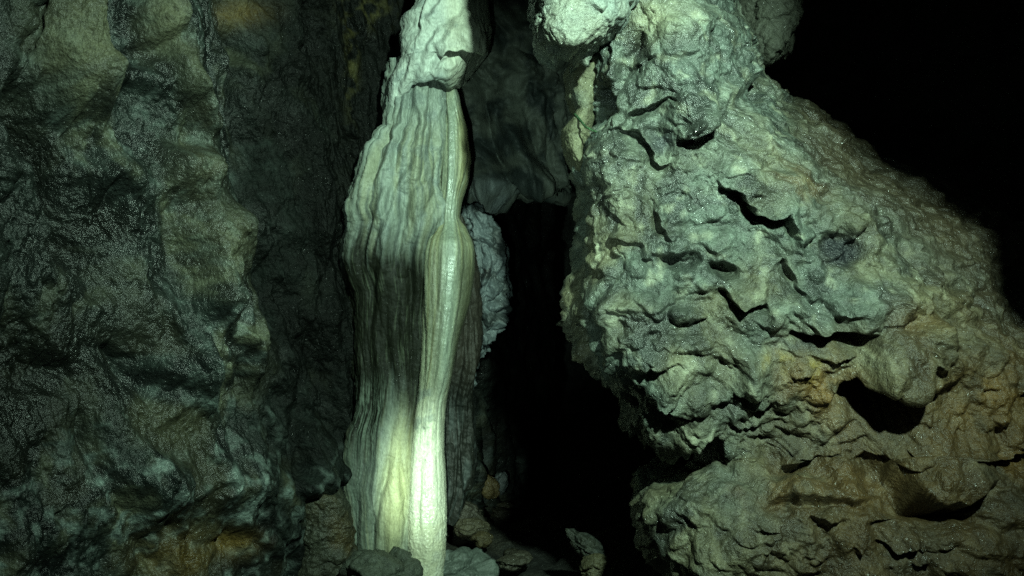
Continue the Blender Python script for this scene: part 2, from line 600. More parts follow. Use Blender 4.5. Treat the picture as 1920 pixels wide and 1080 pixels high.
    T = mix(T, col(0.30, 0.30, 0.19), ell(px, py, 1225, 35, 45, 40) * 0.7)
    wet = np.clip(0.55 + 0.8 * (b - 0.5) + 0.2 * up, 0.1, 1)
    T = 0.64 * T * (np.clip(T, 0.004, 1).mean(-1, keepdims=True) / 0.10) ** 0.32
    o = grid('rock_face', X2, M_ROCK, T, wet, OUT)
    return o


OUT = thing('rock_outcrop', (1.6, 3.4, -0.1), 'massive grey-green pitted rock outcrop lit from above beside the black passage', 'rock')
build_outcrop()


def rough_body(name, rows, D, b, mat, base, amp=1.0, nv=200, nu=220, e=0.75, parent=None, seed=0.0, wet0=0.35, second=None, cap=0.12,
               tilt=None, down=0.25, extra=None, tmax=135, fs=1.0, bottom=True, top=True):
    X, U, PY = relief(rows, nv, nu, D, b, e, tmax, cap, bottom=bottom, top=top)
    X = blur(X, 1)
    px, py = project(X)
    n = normals(X)
    if n[nv // 2, nu // 2, 1] > 0:
        n = -n
    p = X.astype(np.float32) + seed
    h = 0.045 * fbm(warp(p, 2.2, 0.12) * 3.0, 3) + 0.018 * fbm(p * 9, 3, mode='b')
    h += facets(p, 6.5 * fs, (1, 1, 1.3), 0.22, 0.5) * 0.28 + facets(p + 2, 18 * fs, (1, 1, 1.3), 0.25, 0.5) * 0.24
    h += 0.006 * fbm(p * 34, 3, 0.6, mode='r') + 0.003 * fbm(p * 95, 2)
    h *= amp
    if extra is not None:
        h = h + extra(px, py, p)
    X2 = X + (n + np.array([0, 0, -down])) * h[..., None]
    a = fbm(p * 3 + 4, 4) * 0.5 + 0.5
    c2 = fbm(p * 13 + 9, 3) * 0.5 + 0.5
    T = np.zeros(p.shape, np.float32) + col(*base)
    T = T * (0.65 + 0.7 * c2[..., None])
    if second is not None:
        T = mix(T, col(*second), sstep(0.5, 0.7, a) * 0.8)
    return grid(name, X2, mat, T, np.clip(wet0 + (a - 0.5), 0, 1), parent)


# jammed block at the top left corner of the outcrop, and the thin flake below it
def blk(px, py, p):
    return 0.03 * ell(px, py, 1100, 40, 80, 50)


tag(rough_body('boulder', [(-420, 1010, 1300), (-200, 985, 1290), (-40, 994, 1232), (0, 1001, 1214), (20, 1003, 1192), (50, 1008, 1166), (80, 1010, 1132), (98, 1016, 1108),
                           (110, 1030, 1090), (120, 1048, 1070)], 3.40, 0.28, M_ROCK, (0.17, 0.20, 0.18), 0.9, 300, 240, 0.5, None, 1.7, 0.6,
               (0.22, 0.23, 0.18), cap=0.025, extra=blk), 'blocky pale grey boulder jammed against the top of the outcrop over the passage', 'boulder')
FL = rough_body('rock_flake', [(96, 1090, 1150), (112, 1078, 1145), (130, 1062, 1140), (160, 1064, 1130), (188, 1066, 1120), (208, 1082, 1113), (228, 1072, 1108),
                               (250, 1053, 1104), (290, 1057, 1098), (318, 1074, 1096), (330, 1080, 1092)], 3.62, 0.14, M_ROCK, (0.115, 0.115, 0.072), 0.45, 170, 100, 0.8,
                None, 4.1, 0.3, (0.13, 0.155, 0.13))
tag(FL, 'thin yellowish rock flake split from the outcrop edge below the jammed boulder', 'rock')
tag(rough_body('rock_spur', [(-300, 1360, 1560), (-60, 1378, 1505), (0, 1384, 1494), (60, 1388, 1486), (100, 1394, 1466), (128, 1400, 1440), (142, 1408, 1424)], 4.5, 0.25, M_ROCK,
               (0.085, 0.09, 0.07), 1.0, 150, 110, 0.8, None, 8.1, 0.2, cap=0.06),
    'dim brown rock spur hanging behind the upper right edge of the outcrop', 'rock')

# ------------------------------------------------------------------ low ceiling out of view, its edge shaped to shade the slope below
def build_shading_ceiling():
    edge = [(1430, -420, 4.0, .22), (1452, -120, 4.0, .22), (1462, 0, 4.0, .22), (1485, 130, 4.0, .22), (1545, 212, 4.0, .23), (1608, 290, 3.9, .25), (1704, 372, 3.8, .28), (1790, 432, 3.7, .34), (1846, 470, 3.6, .44),
            (1856, 520, 3.5, .52), (1858, 600, 3.4, .54), (1880, 632, 3.4, .54), (1960, 655, 3.3, .54), (2200, 690, 3.1, .52), (2700, 740, 2.9, .5)]
    T0 = np.array(TORCH)
    pts = np.array([T0 + f * (np.array(P(a, b, D)) - T0) for a, b, D, f in edge])
    L = np.concatenate([[0], np.cumsum(np.sqrt(((pts[1:] - pts[:-1]) ** 2).sum(1)))])
    n = 260
    t = np.linspace(0, L[-1], n)
    E = np.stack([np.interp(t, L, pts[:, k]) for k in range(3)], -1)
    out = np.array([0.72, 0.1, 0.69])
    nrm = np.array([-0.25, 0.95, -0.1])
    prof = [(3.0, .30), (2.0, .34), (1.0, .32), (.5, .26), (.2, .18), (.06, .10), (0, .0), (.06, -.10), (.2, -.18), (.5, -.26), (1.0, -.34), (2.0, -.36), (3.0, -.34)]
    prof = np.array(prof)
    k = np.linspace(0, len(prof) - 1, 90)
    pa, pb = np.interp(k, np.arange(len(prof)), prof[:, 0]), np.interp(k, np.arange(len(prof)), prof[:, 1])
    X = E[:, None, :] + pa[None, :, None] * out + pb[None, :, None] * nrm * 0.6
    p = X.astype(np.float32)
    X = X + (0.012 * fbm(p * 9, 3) + 0.02 * fbm(p * 3, 2))[..., None] * np.array([.6, .5, .6])
    Tn = np.zeros(p.shape, np.float32) + col(0.12, 0.13, 0.10)
    o = grid('shading_ceiling', X, M_ROCK, Tn, 0.3 + 0 * X[..., 0])
    tag(o, 'low cave ceiling out of view, shaped to shade the right of the outcrop', 'ceiling', kind='structure')


build_shading_ceiling()

# ================================================================== LEFT CAVE WALL
def build_left():
    ctrl = np.array([(-420, 2.2), (-150, 2.7), (0, 3.0), (200, 3.4), (330, 3.68), (425, 3.90), (480, 4.06), (540, 4.24), (600, 4.42), (660, 4.58), (720, 4.74), (800, 5.0), (880, 5.5), (960, 6.0), (1040, 6.8)])
    nu, nv = 720, 560
    pxs = np.concatenate([np.linspace(-420, -30, 60, endpoint=False), np.linspace(-30, 700, 560, endpoint=False), np.linspace(700, 1040, 100)])
    D = np.interp(pxs, ctrl[:, 0], ctrl[:, 1])
    k = np.ones(31) / 31
    D = np.convolve(np.pad(D, 15, mode='edge'), k, 'valid')
    vs = np.linspace(0, 1, nv)
    X = np.zeros((nv, nu, 3))
    top, bot = -330, 1330
    pys = top + (bot - top) * vs
    X[..., 0] = ((pxs - 960) / FPX * D)[None, :]
    X[..., 1] = D[None, :]
    X[..., 2] = CAMZ - (pys[:, None] - 540) / FPX * (0.35 * D + 0.65 * 3.8)[None, :]
    # lean: the wall's foot comes out into the room
    lean = np.clip((1.0 - X[..., 2]), -2, 2)
    X[..., 1] -= 0.10 * lean * sstep(760, 560, pxs)[None, :]
    px, py = project(X)
    n = normals(X)
    if n[nv // 2, nu // 2, 1] > 0:
        n = -n
    p = X.astype(np.float32) + 20.0
    wpx = px + 24 * perlin(p * 5) + 6 * perlin(p * 14 + 5) + 2 * perlin(p * 33)
    wpy = py + 30 * perlin(p * 5 + 40) + 6 * perlin(p * 14 + 9) + 2 * perlin(p * 33 + 7)
    h = np.zeros((nv, nu), np.float32)
    Lg = lambda pts, A, wu, B, wd: ledge(wpx, wpy, pts, A, wu, B, wd, 5)
    g = np.zeros((nv, nu), np.float32)
    g += 0.10 * ell(wpx, wpy, 95, 60, 66, 170, -18, 2.4)
    g -= 0.05 * ell(wpx, wpy, 158, 45, 30, 75, -22, 3)
    g += 0.10 * ell(wpx, wpy, 262, 40, 24, 62, -8, 3)
    g -= 0.10 * ell(wpx, wpy, 250, 95, 30, 16, 0, 3)
    g += 0.07 * ell(wpx, wpy, 215, 150, 80, 22, 12)
    g -= 0.05 * ell(wpx, wpy, 205, 215, 60, 50, 0, 3)
    g += 0.09 * ell(wpx, wpy, 340, 175, 26, 110, -28, 2.5)
    g -= 0.10 * ell(wpx, wpy, 340, 240, 16, 70, -38)
    g -= 0.17 * ell(wpx, wpy, 85, 330, 32, 110, -28, 3)
    g -= 0.11 * ell(wpx, wpy, 195, 425, 46, 30, 15, 3)
    g -= 0.14 * ell(wpx, wpy, 115, 475, 60, 30, 8, 3)
    g += 0.07 * ell(wpx, wpy, 190, 330, 40, 30, 20)
    g += 0.09 * ell(wpx, wpy, 325, 320, 34, 60, -8, 3)
    g += 0.09 * ell(wpx, wpy, 385, 440, 55, 48, 25, 3)
    g += 0.07 * ell(wpx, wpy, 390, 530, 40, 60, 0, 3)
    g -= 0.10 * ell(wpx, wpy, 370, 265, 60, 16, 24)
    g -= 0.16 * ell(wpx, wpy, 455, 140, 20, 90, 0, 3)
    g -= 0.08 * ell(wpx, wpy, 450, 345, 26, 30, 0, 3)
    g -= 0.09 * ell(wpx, wpy, 245, 655, 60, 20, 24, 3)
    g += 0.07 * ell(wpx, wpy, 350, 690, 60, 42, 20, 3)
    g += Lg([(395, 610), (425, 670), (455, 725)], 0.05, 36, 0.07, 16)
    g += 0.05 * ell(wpx, wpy, 300, 790, 90, 55, 0, 3)
    g -= 0.12 * ell(wpx, wpy, 60, 680, 90, 70, 15, 3)
    g += 0.10 * ell(wpx, wpy, 340, 900, 140, 70, 0, 3)
    g += Lg([(280, 970), (305, 990), (335, 1002), (352, 990)], 0.05, 36, 0.09, 14)
    g += Lg([(395, 1010), (430, 996), (470, 1010)], 0.04, 30, 0.05, 16)
    g += 0.13 * lump(wpx, wpy, 578, 868, 46, 78) - 0.05 * ell(wpx, wpy, 540, 840, 8, 70)
    g += 0.05 * ell(wpx, wpy, 520, 700, 30, 60, -20, 3)
    h += blur(np.maximum(g, 0) * 1.6 + np.minimum(g, 0) * 0.6, 14)
    rx = px + 34 * perlin(p * 3.1 + 2) + 12 * perlin(p * 9)
    ry = py + 34 * perlin(p * 3.1 + 52)

    def spine(pts, hgt, wid):
        d, _, t = poly_dist(rx, ry, pts)
        return 0.75 * hgt * np.exp(-(d / wid) ** 2)

    h += spine([(262, -200), (300, 110), (345, 300), (395, 470), (385, 640)], 0.20, 58)
    h += spine([(150, 140), (200, 300), (245, 470), (300, 620), (350, 760)], 0.12, 38)
    h += spine([(60, -150), (90, 60), (120, 190)], 0.12, 60)
    h += spine([(20, 330), (60, 480), (150, 560), (240, 600)], 0.13, 45)
    h += spine([(395, 560), (440, 690), (470, 820)], 0.12, 36)
    h += spine([(120, 1000), (260, 890), (400, 880), (500, 940)], 0.14, 75)
    h += spine([(560, -100), (545, 150), (575, 400), (600, 620)], 0.10, 34)
    h -= spine([(40, 180), (85, 330), (130, 430), (190, 560), (270, 720)], 0.10, 34)
    h -= spine([(425, -50), (455, 150), (470, 380), (505, 620)], 0.12, 30)
    # folds that run down the wall, leaning to the right
    sh = p.copy()
    sh[..., 0] += 0.30 * p[..., 2]
    q = warp(sh, 2.0, 0.14) * np.array([3.2, 3.2, 0.9], np.float32)
    h += 0.12 * fbm(q, 3, 0.45, mode='b')
    h += 0.080 * fbm(warp(sh, 2.4, 0.10) * np.array([4.2, 4.2, 1.2], np.float32), 3)
    h += facets(sh, 6.0, (1.3, 1.3, 0.26), 0.22, 0.5) * 0.24
    h += facets(sh + 5, 15, (1.1, 1.1, 0.42), 0.28, 0.5) * 0.36
    h -= 0.025 * sstep(0.58, 0.78, fbm(warp(sh, 5, 0.06) * 9 + 31, 2) * 0.5 + 0.5)
    h += 0.010 * fbm(p * 30, 3, 0.6, mode='r') + 0.005 * fbm(p * 80, 2)
    mud = sstep(0.54, 0.66, fbm(p * 2.6 + 7, 3) * 0.5 + 0.5) * sstep(440, 620, py)
    h = h * (1 - 0.55 * mud) + 0.02 * mud
    X2 = X + (n + np.array([0, 0, -0.04])) * h[..., None]
    a = fbm(q * 1.0 + 3, 4) * 0.5 + 0.5
    b = fbm(warp(p, 3, 0.2) * 5 + 8, 4) * 0.5 + 0.5
    c2 = fbm(p * 14 + 2, 3) * 0.5 + 0.5
    T = mix(col(0.016, 0.022, 0.019) + 0 * p, col(0.075, 0.080, 0.052), sstep(0.47, 0.60, a))
    T = mix(T, col(0.007, 0.009, 0.009), sstep(0.44, 0.60, b) * 0.9)
    T = mix(T, col(0.13, 0.165, 0.15), sstep(0.50, 0.68, c2) * 0.7 * (0.5 + sstep(700, 850, py)))
    T = T * (0.05 + 1.9 * (fbm(warp(p, 6, 0.06) * 10 + 1, 4, 0.6) * 0.5 + 0.5))[..., None] ** 1.5
    olive = ell(px, py, 95, 80, 70, 110, -18, 3) + ell(px, py, 262, 40, 26, 62, -8, 3) + ell(px, py, 325, 150, 22, 90, -26) * 0.7 + ell(px, py, 340, 320, 50, 60) * 0.6 + ell(px, py, 390, 450, 60, 70) * 0.7
    T = mix(T, col(0.10, 0.10, 0.062), olive * 0.8)
    T = mix(T, col(0.030, 0.030, 0.018), mud * 0.85)
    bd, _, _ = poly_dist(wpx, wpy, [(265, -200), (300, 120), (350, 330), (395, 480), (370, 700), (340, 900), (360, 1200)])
    off_ridge_shade = 1 - np.clip(np.exp(-(bd / 105) ** 2) + 0.9 * ell(wpx, wpy, 90, 60, 85, 150, -15, 3) + 0.8 * sstep(820, 900, wpy) + 0.5 * ell(wpx, wpy, 170, 300, 70, 60), 0, 1)
    T = mix(T, col(0.012, 0.015, 0.013), off_ridge_shade * (0.55 + 0.4 * sstep(0.35, 0.6, b)))      # dimness away from the lit ridge, painted into the colour
    T = mix(T, col(0.007, 0.008, 0.006), (ell(wpx, wpy, 70, 680, 140, 90, 12, 3) + ell(wpx, wpy, 85, 330, 34, 120, -28, 3) + ell(wpx, wpy, 120, 478, 70, 34, 8, 3) + ell(wpx, wpy, 195, 425, 44, 28, 15, 3) + ell(wpx, wpy, 158, 45, 30, 75, -22, 3) + ell(wpx, wpy, 40, 820, 80, 80, 0, 3) * 0.7) * 0.85)  # shade of the hollows painted in, along with dark mud
    T = mix(T, col(0.045, 0.045, 0.026), ell(wpx, wpy, 290, 790, 90, 40, 0, 4) * 0.9)
    T = mix(T, col(0.0025, 0.003, 0.0025), sstep(330, 600, px + 110 * perlin(p * 4) + 40 * perlin(p * 11)) * (0.96 + 0.03 * sstep(0.4, 0.6, b)) * (1 - 0.3 * sstep(620, 820, py)))  # shaded recess beside the flowstone, darkened by colour
    och = ell(px, py, 335, 1045, 70, 50) + ell(px, py, 438, 1018, 32, 24) * 1.3 + ell(px, py, 470, 20, 40, 24) * sstep(600, 400, px)
    T = mix(T, col(0.11, 0.072, 0.02), och * 0.8)
    T = mix(T, col(0.10, 0.09, 0.03), (ell(px, py, 690, 15, 50, 30) + ell(px, py, 660, 110, 14, 90)) * sstep(0.45, 0.65, c2) * 0.35)
    wet = np.clip(0.8 + 0.9 * (b - 0.5) - 0.3 * olive - 0.85 * sstep(380, 540, px), 0.0, 1)
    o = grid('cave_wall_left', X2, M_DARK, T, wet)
    tag(o, 'dark wet folded cave wall with olive lumps beside the pale flowstone', 'cave wall', kind='structure')


build_left()

# ================================================================== FLOWSTONE COLUMN
FS = thing('flowstone_column', P(760, 1065, 4.55), 'tall pale green-white flowstone column with fluted folds and dark streaks', 'flowstone')


def flow_sheet(name, rows, D, b, nv, nu, hfun, tfun, e=0.8, cap=0.0, tmax=115, down=0.1, parent=FS, smooth=2, mat=M_FLOW, bottom=True, top=True):
    X, U, PY = relief(rows, nv, nu, D, b, e, tmax, cap, smooth=smooth, bottom=bottom, top=top)
    X = blur(X, 1)
    n = normals(X)
    if n[nv // 2, nu // 2, 1] > 0:
        n = -n
    px, py = project(X)
    p = X.astype(np.float32) + 50
    h = hfun(px, py, U, p)
    X2 = X + (n + np.array([0, 0, -down])) * h[..., None]
    T, wet = tfun(px, py, U, p)
    return grid(name, X2, mat, T, wet, parent)


def V3(a, b, c):
    return np.stack([a + 0 * b, b + 0 * a, c + 0 * a], -1).astype(np.float32)


# --- fluted curtain: folds follow the outline because they are drawn across it
cur_rows = [(120, 728, 850), (150, 722, 846), (180, 717, 844), (215, 720, 840), (235, 718, 836), (248, 720, 836), (262, 704, 834), (276, 703, 833), (290, 686, 832), (310, 680, 832), (350, 666, 831),
            (372, 656, 838), (384, 652, 840), (391, 646, 842), (397, 645, 842), (406, 648, 842), (420, 652, 842), (440, 648, 840), (455, 642, 838), (480, 637, 836), (505, 640, 835), (525, 648, 834),
            (548, 656, 832), (600, 652, 830), (650, 656, 828), (700, 664, 825), (760, 667, 818), (800, 656, 812), (860, 654, 806), (900, 646, 804),
            (950, 660, 800), (1000, 664, 800), (1040, 670, 800), (1085, 676, 805)]


FOLDS = [[(752, 190), (757, 255), (750, 290), (735, 330), (720, 365), (705, 400), (690, 450), (682, 530)],
         [(778, 180), (784, 230), (782, 275), (770, 310), (745, 350), (735, 385), (718, 440), (706, 540), (700, 620)],
         [(835, 215), (815, 262), (802, 300), (790, 340), (770, 370), (756, 430), (748, 520)],
         [(826, 270), (829, 330), (826, 370), (810, 405), (792, 440)],
         [(725, 215), (738, 262), (722, 300), (700, 345), (684, 400)],
         [(700, 275), (692, 320), (676, 370), (668, 410)],
         [(800, 345), (780, 372), (774, 400), (776, 470), (774, 600)],
         [(815, 365), (800, 395), (786, 430)]]


def cur_h(px, py, U, p):
    wx = px + 4 * perlin(p * 9) + 2 * perlin(p * 24)
    wu = U + 0.05 * perlin(V3(U * 3, py / 170, 1.0)) + 0.02 * perlin(V3(U * 9, py / 60, 4.0))
    v = py / 300
    up = sstep(640, 380, py)
    f1 = fbm(V3(wu * 3.4, v * 0.8, 0.0), 2, mode='b')
    f2 = perlin(V3(wu * 12, v * 1.2, 3.0))
    f3 = perlin(V3(wu * 40, v * 2.2, 7.0))
    h = 0.060 * f1 * (0.55 + 0.45 * up) + 0.008 * f2 + 0.003 * f3 * (1 - 0.6 * up)
    for i, fd in enumerate(FOLDS):
        h += ledge(wx, py, fd, 0.026, 20, 0.020, 13, 7) * (1 if i % 3 else 0.75)
    h += 0.03 * sstep(620, 400, py) * sstep(120, 330, py)
    h += 0.09 * ell(px, py, 742, 960, 42, 170, 5, 2.4)
    h += 0.04 * ell(px, py, 690, 980, 30, 120, 8, 2.4)
    h += crack(wx, py, [(700, 1030), (712, 940), (735, 850)], 0.035, 6)
    h += crack(wx, py, [(752, 1020), (756, 930), (750, 860)], 0.025, 4)
    h += 0.03 * ell(px, py, 660, 850, 16, 60)
    edge = sstep(0.22, 0.0, U)
    h += edge * (0.030 * fbm(p * 6, 3) + 0.012 * fbm(p * 22, 2))
    h += 0.010 * fbm(warp(p, 6, 0.05) * 13, 3, mode='b') * up + 0.004 * fbm(p * 30, 3) + 0.002 * fbm(p * 75, 2)
    return h


def cur_t(px, py, U, p):
    wu = U + 0.05 * perlin(V3(U * 3, py / 170, 1.0))
    s1 = fbm(V3(wu * 7, py / 420, 2.0), 3) * 0.5 + 0.5
    s2 = fbm(V3(wu * 30, py / 200, 5.0), 3) * 0.5 + 0.5
    s3 = fbm(V3(wu * 75, py / 70, 8.0), 3) * 0.5 + 0.5
    m = fbm(p * 9, 4) * 0.5 + 0.5
    T = mix(col(0.185, 0.215, 0.185) + 0 * p, col(0.215, 0.22, 0.13), sstep(0.45, 0.62, s1) * 0.55 * sstep(190, 300, py))
    T = mix(T, col(0.085, 0.105, 0.095), sstep(0.48, 0.64, s2) * 0.65)
    T = mix(T, col(0.12, 0.145, 0.14), sstep(0.52, 0.66, m) * 0.5)
    # dark manganese streaks hanging from under the skirt, with a feathered start
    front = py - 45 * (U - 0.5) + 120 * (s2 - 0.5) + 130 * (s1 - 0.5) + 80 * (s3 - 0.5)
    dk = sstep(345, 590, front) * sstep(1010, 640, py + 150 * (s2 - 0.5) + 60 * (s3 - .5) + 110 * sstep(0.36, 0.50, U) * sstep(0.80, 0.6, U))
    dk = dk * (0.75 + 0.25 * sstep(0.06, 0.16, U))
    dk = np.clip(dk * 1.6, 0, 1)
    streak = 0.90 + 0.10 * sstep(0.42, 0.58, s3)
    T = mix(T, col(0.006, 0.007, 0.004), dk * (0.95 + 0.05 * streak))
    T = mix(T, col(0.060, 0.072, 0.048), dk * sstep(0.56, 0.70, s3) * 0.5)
    T = mix(T, col(0.10, 0.125, 0.10), sstep(680, 760, py) * sstep(0.47, 0.55, s3) * sstep(0.55, 0.40, U) * 0.75)
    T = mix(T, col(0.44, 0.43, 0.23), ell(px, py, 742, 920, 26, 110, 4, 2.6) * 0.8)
    T = mix(T, col(0.10, 0.12, 0.09), ell(px, py, 781, 900, 7, 130, 2) * 0.7)  # shade in the crease between the lobes, put into the tint
    wet = np.clip(0.30 - 0.24 * dk + 0.3 * (m - 0.5), 0.02, 1)
    return T, wet


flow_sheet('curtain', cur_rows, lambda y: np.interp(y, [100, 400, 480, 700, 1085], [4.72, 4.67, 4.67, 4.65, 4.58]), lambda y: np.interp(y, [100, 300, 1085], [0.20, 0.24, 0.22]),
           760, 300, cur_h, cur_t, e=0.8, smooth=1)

# --- smooth ribbon that swells into the white column foot
rib_rows = [(165, 836, 848), (200, 830, 862), (240, 829, 879), (300, 827, 886), (340, 828, 880), (380, 830, 864), (410, 828, 859), (428, 818, 872), (450, 808, 875), (500, 801, 876),
            (560, 799, 870), (620, 796, 859), (680, 790, 850), (720, 785, 841), (760, 780, 834), (800, 777, 830), (850, 774, 829), (900, 771, 832), (950, 767, 834),
            (1000, 764, 835), (1040, 766, 834), (1070, 770, 832), (1110, 774, 830)]


def rib_h(px, py, U, p):
    up = sstep(760, 700, py)
    ridge = np.interp(py, [160, 300, 420, 560, 700, 780, 1080], [852, 846, 845, 838, 830, 822, 815])
    h = 0.018 * np.exp(-((px - ridge) / 12) ** 2) * up
    f = fbm(V3(U * 3.2, py / 420, 0.5), 2, mode='b')
    h += 0.022 * f * up + 0.010 * f * (1 - up) + 0.006 * perlin(V3(U * 11, py / 130, 6.5)) * (0.4 + 0.6 * up)
    h += 0.06 * sstep(420, 470, py) * sstep(760, 520, py) * 0.6
    h += 0.025 * ell(px, py, 803, 905, 34, 160, 1, 2.4)
    h += crack(px + 3 * perlin(p * 8), py, [(790, 1040), (786, 960), (792, 880), (800, 800)], 0.012, 5)
    h += 0.0035 * fbm(p * 22, 3) + 0.0015 * fbm(p * 80, 2)
    h += 0.004 * fbm(p * 55, 2, mode='b') * sstep(900, 960, py)
    return h


def rib_t(px, py, U, p):
    s1 = fbm(V3(U * 7, py / 500, 2.0), 3) * 0.5 + 0.5
    s2 = fbm(V3(U * 24, py / 160, 5.0), 3) * 0.5 + 0.5
    m = fbm(p * 12, 4) * 0.5 + 0.5
    ridge = np.interp(py, [160, 300, 420, 560, 700, 780, 1080], [852, 846, 845, 840, 830, 822, 815])
    T = mix(col(0.19, 0.205, 0.14) + 0 * p, col(0.24, 0.23, 0.11), sstep(0.5, 0.64, s1) * 0.7)
    T = mix(T, col(0.075, 0.072, 0.040), sstep(0.48, 0.62, s2) * (0.35 + 0.35 * sstep(400, 480, py)) * sstep(780, 720, py))
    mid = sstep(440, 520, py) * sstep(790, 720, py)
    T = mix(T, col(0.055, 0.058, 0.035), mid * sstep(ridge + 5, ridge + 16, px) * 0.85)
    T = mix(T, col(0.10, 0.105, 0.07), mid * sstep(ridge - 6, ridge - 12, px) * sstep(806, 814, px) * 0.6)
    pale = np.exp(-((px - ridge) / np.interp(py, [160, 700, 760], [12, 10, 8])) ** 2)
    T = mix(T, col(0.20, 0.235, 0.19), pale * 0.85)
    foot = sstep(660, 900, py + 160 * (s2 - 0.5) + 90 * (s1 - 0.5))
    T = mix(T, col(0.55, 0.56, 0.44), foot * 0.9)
    grey = sstep(0.5, 0.62, m) * sstep(700, 740, py) * sstep(860, 800, py) * sstep(818, 806, px)
    T = mix(T, col(0.17, 0.19, 0.16), grey * 0.8)
    speck = ell(px, py, 797, 862, 14, 5, 0, 4) * sstep(0.54, 0.62, fbm(p * 110, 2) * 0.5 + 0.5)
    T = mix(T, col(0.08, 0.08, 0.06), speck * 0.6)
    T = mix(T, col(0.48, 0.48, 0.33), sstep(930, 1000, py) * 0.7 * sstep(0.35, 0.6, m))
    wet = np.clip(0.35 + 0.45 * pale * sstep(0.42, 0.58, m) + 0.55 * ell(px, py, 800, 960, 16, 90), 0, 1)
    return T, wet


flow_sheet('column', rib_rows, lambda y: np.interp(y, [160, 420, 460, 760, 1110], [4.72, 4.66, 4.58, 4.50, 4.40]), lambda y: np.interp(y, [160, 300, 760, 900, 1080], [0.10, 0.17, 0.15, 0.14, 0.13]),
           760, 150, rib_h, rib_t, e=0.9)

# --- cauliflower cap that overhangs the curtain
cap_rows = [(-260, 800, 960), (-60, 782, 930), (0, 774, 922), (25, 775, 924), (38, 768, 924), (46, 754, 926), (58, 752, 924), (72, 760, 922), (90, 758, 918), (105, 754, 908), (125, 746, 894), (140, 737, 880), (150, 730, 868),
            (160, 726, 856), (176, 724, 815), (200, 725, 785), (225, 729, 772), (245, 738, 762)]


CAPF = [[(872, 10), (845, 42), (815, 58), (800, 85), (790, 125), (776, 165)], [(838, 82), (822, 105), (802, 130)], [(850, 40), (832, 70), (812, 95)],
        [(800, -20), (788, 20), (782, 60), (775, 90)], [(828, -30), (820, 5), (798, 40)], [(765, 100), (760, 140), (742, 185)], [(858, 100), (842, 122), (822, 140)]]


def cap_h(px, py, U, p):
    wx = px + 6 * perlin(p * 12) + 3 * perlin(p * 30)
    wy = py + 6 * perlin(p * 12 + 9) + 3 * perlin(p * 30 + 5)
    h = -0.022 + 0.030 * fbm(warp(p, 4, 0.06) * 3.0, 2) + 0.004 * fbm(warp(p, 9, 0.03) * 13, 2, mode='b')
    for fd in CAPF:
        h += ledge(wx, wy, fd, 0.028, 26, 0.018, 13, 7)
    h += 0.07 * ell(wx, wy, 880, 62, 26, 36, 0, 3) + 0.04 * ell(wx, wy, 762, 72, 22, 24)
    h += ledge(wx, wy, [(822, 102), (842, 95), (868, 88), (905, 92)], 0.05, 30, 0.05, 12)
    h += ledge(wx, wy, [(770, 164), (790, 158), (812, 150), (822, 156), (850, 164), (880, 160)], 0.04, 40, 0.22, 60) * sstep(768, 792, px)
    h += 0.005 * fbm(p * 36, 3) + 0.0025 * fbm(p * 90, 2)
    return h


def cap_t(px, py, U, p):
    m = fbm(p * 7, 4) * 0.5 + 0.5
    m2 = fbm(p * 22, 3) * 0.5 + 0.5
    T = mix(col(0.38, 0.42, 0.38) + 0 * p, col(0.15, 0.185, 0.18), sstep(0.48, 0.66, m) * 0.7)
    T = mix(T, col(0.38, 0.38, 0.27), sstep(820, 850, px) * 0.5)
    T = mix(T, col(0.20, 0.24, 0.21), sstep(0.56, 0.72, m2) * 0.5)
    return T, np.clip(0.3 + (m - 0.5), 0, 1)


flow_sheet('cap', cap_rows, 4.66, lambda y: np.interp(y, [-260, 0, 130, 160, 200, 245], [0.25, 0.32, 0.34, 0.28, 0.20, 0.12]), 380, 240, cap_h, cap_t, e=0.75, cap=0.05, tmax=125, down=0.25, top=False)

# --- dark flank behind the column, on the passage side
fl_rows = [(410, 858, 872), (440, 858, 886), (500, 850, 893), (600, 845, 900), (680, 830, 902), (740, 820, 888), (800, 812, 896), (860, 812, 900), (910, 815, 892), (945, 818, 872), (965, 820, 856)]


def fl_h(px, py, U, p):
    f = fbm(V3(U * 5, py / 260, 3.5), 3, mode='b')
    h = 0.06 * f + 0.012 * fbm(p * 16, 3, mode='b') + 0.003 * fbm(p * 60, 2)
    h += crack(px, py, [(862, 760), (866, 840), (880, 940)], 0.05, 7) + 0.05 * ell(px, py, 910, 800, 8, 50)
    return h


def fl_t(px, py, U, p):
    s2 = fbm(V3(U * 14, py / 120, 5.0), 3) * 0.5 + 0.5
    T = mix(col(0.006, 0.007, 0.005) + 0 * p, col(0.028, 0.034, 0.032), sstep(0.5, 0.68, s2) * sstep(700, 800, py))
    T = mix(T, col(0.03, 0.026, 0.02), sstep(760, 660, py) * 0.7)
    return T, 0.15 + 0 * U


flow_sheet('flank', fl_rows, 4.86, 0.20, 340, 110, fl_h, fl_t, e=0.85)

# ================================================================== PASSAGE BEHIND
BG = 'flowstone hanging in the passage'


def dr_h(px, py, U, p):
    h = 0.09 * fbm(warp(p, 4, 0.08) * np.array([7, 7, 4], np.float32), 3, mode='b') + 0.014 * fbm(p * 26, 3, mode='r') + 0.003 * fbm(p * 80, 2)
    return h


def dr_t(px, py, U, p):
    m = fbm(p * 8, 4) * 0.5 + 0.5
    T = mix(col(0.08, 0.095, 0.10) + 0 * p, col(0.03, 0.036, 0.036), sstep(0.45, 0.65, m))
    hole_shade = ell(px, py, 903, 500, 24, 26, 0, 4) * sstep(0.50, 0.56, fbm(p * 20 + 3, 2) * 0.5 + 0.5)
    T = mix(T, col(0.012, 0.012, 0.012), hole_shade)  # cavity's blackness is only colour, no opening in the mesh
    return T, 0.3 + 0 * U


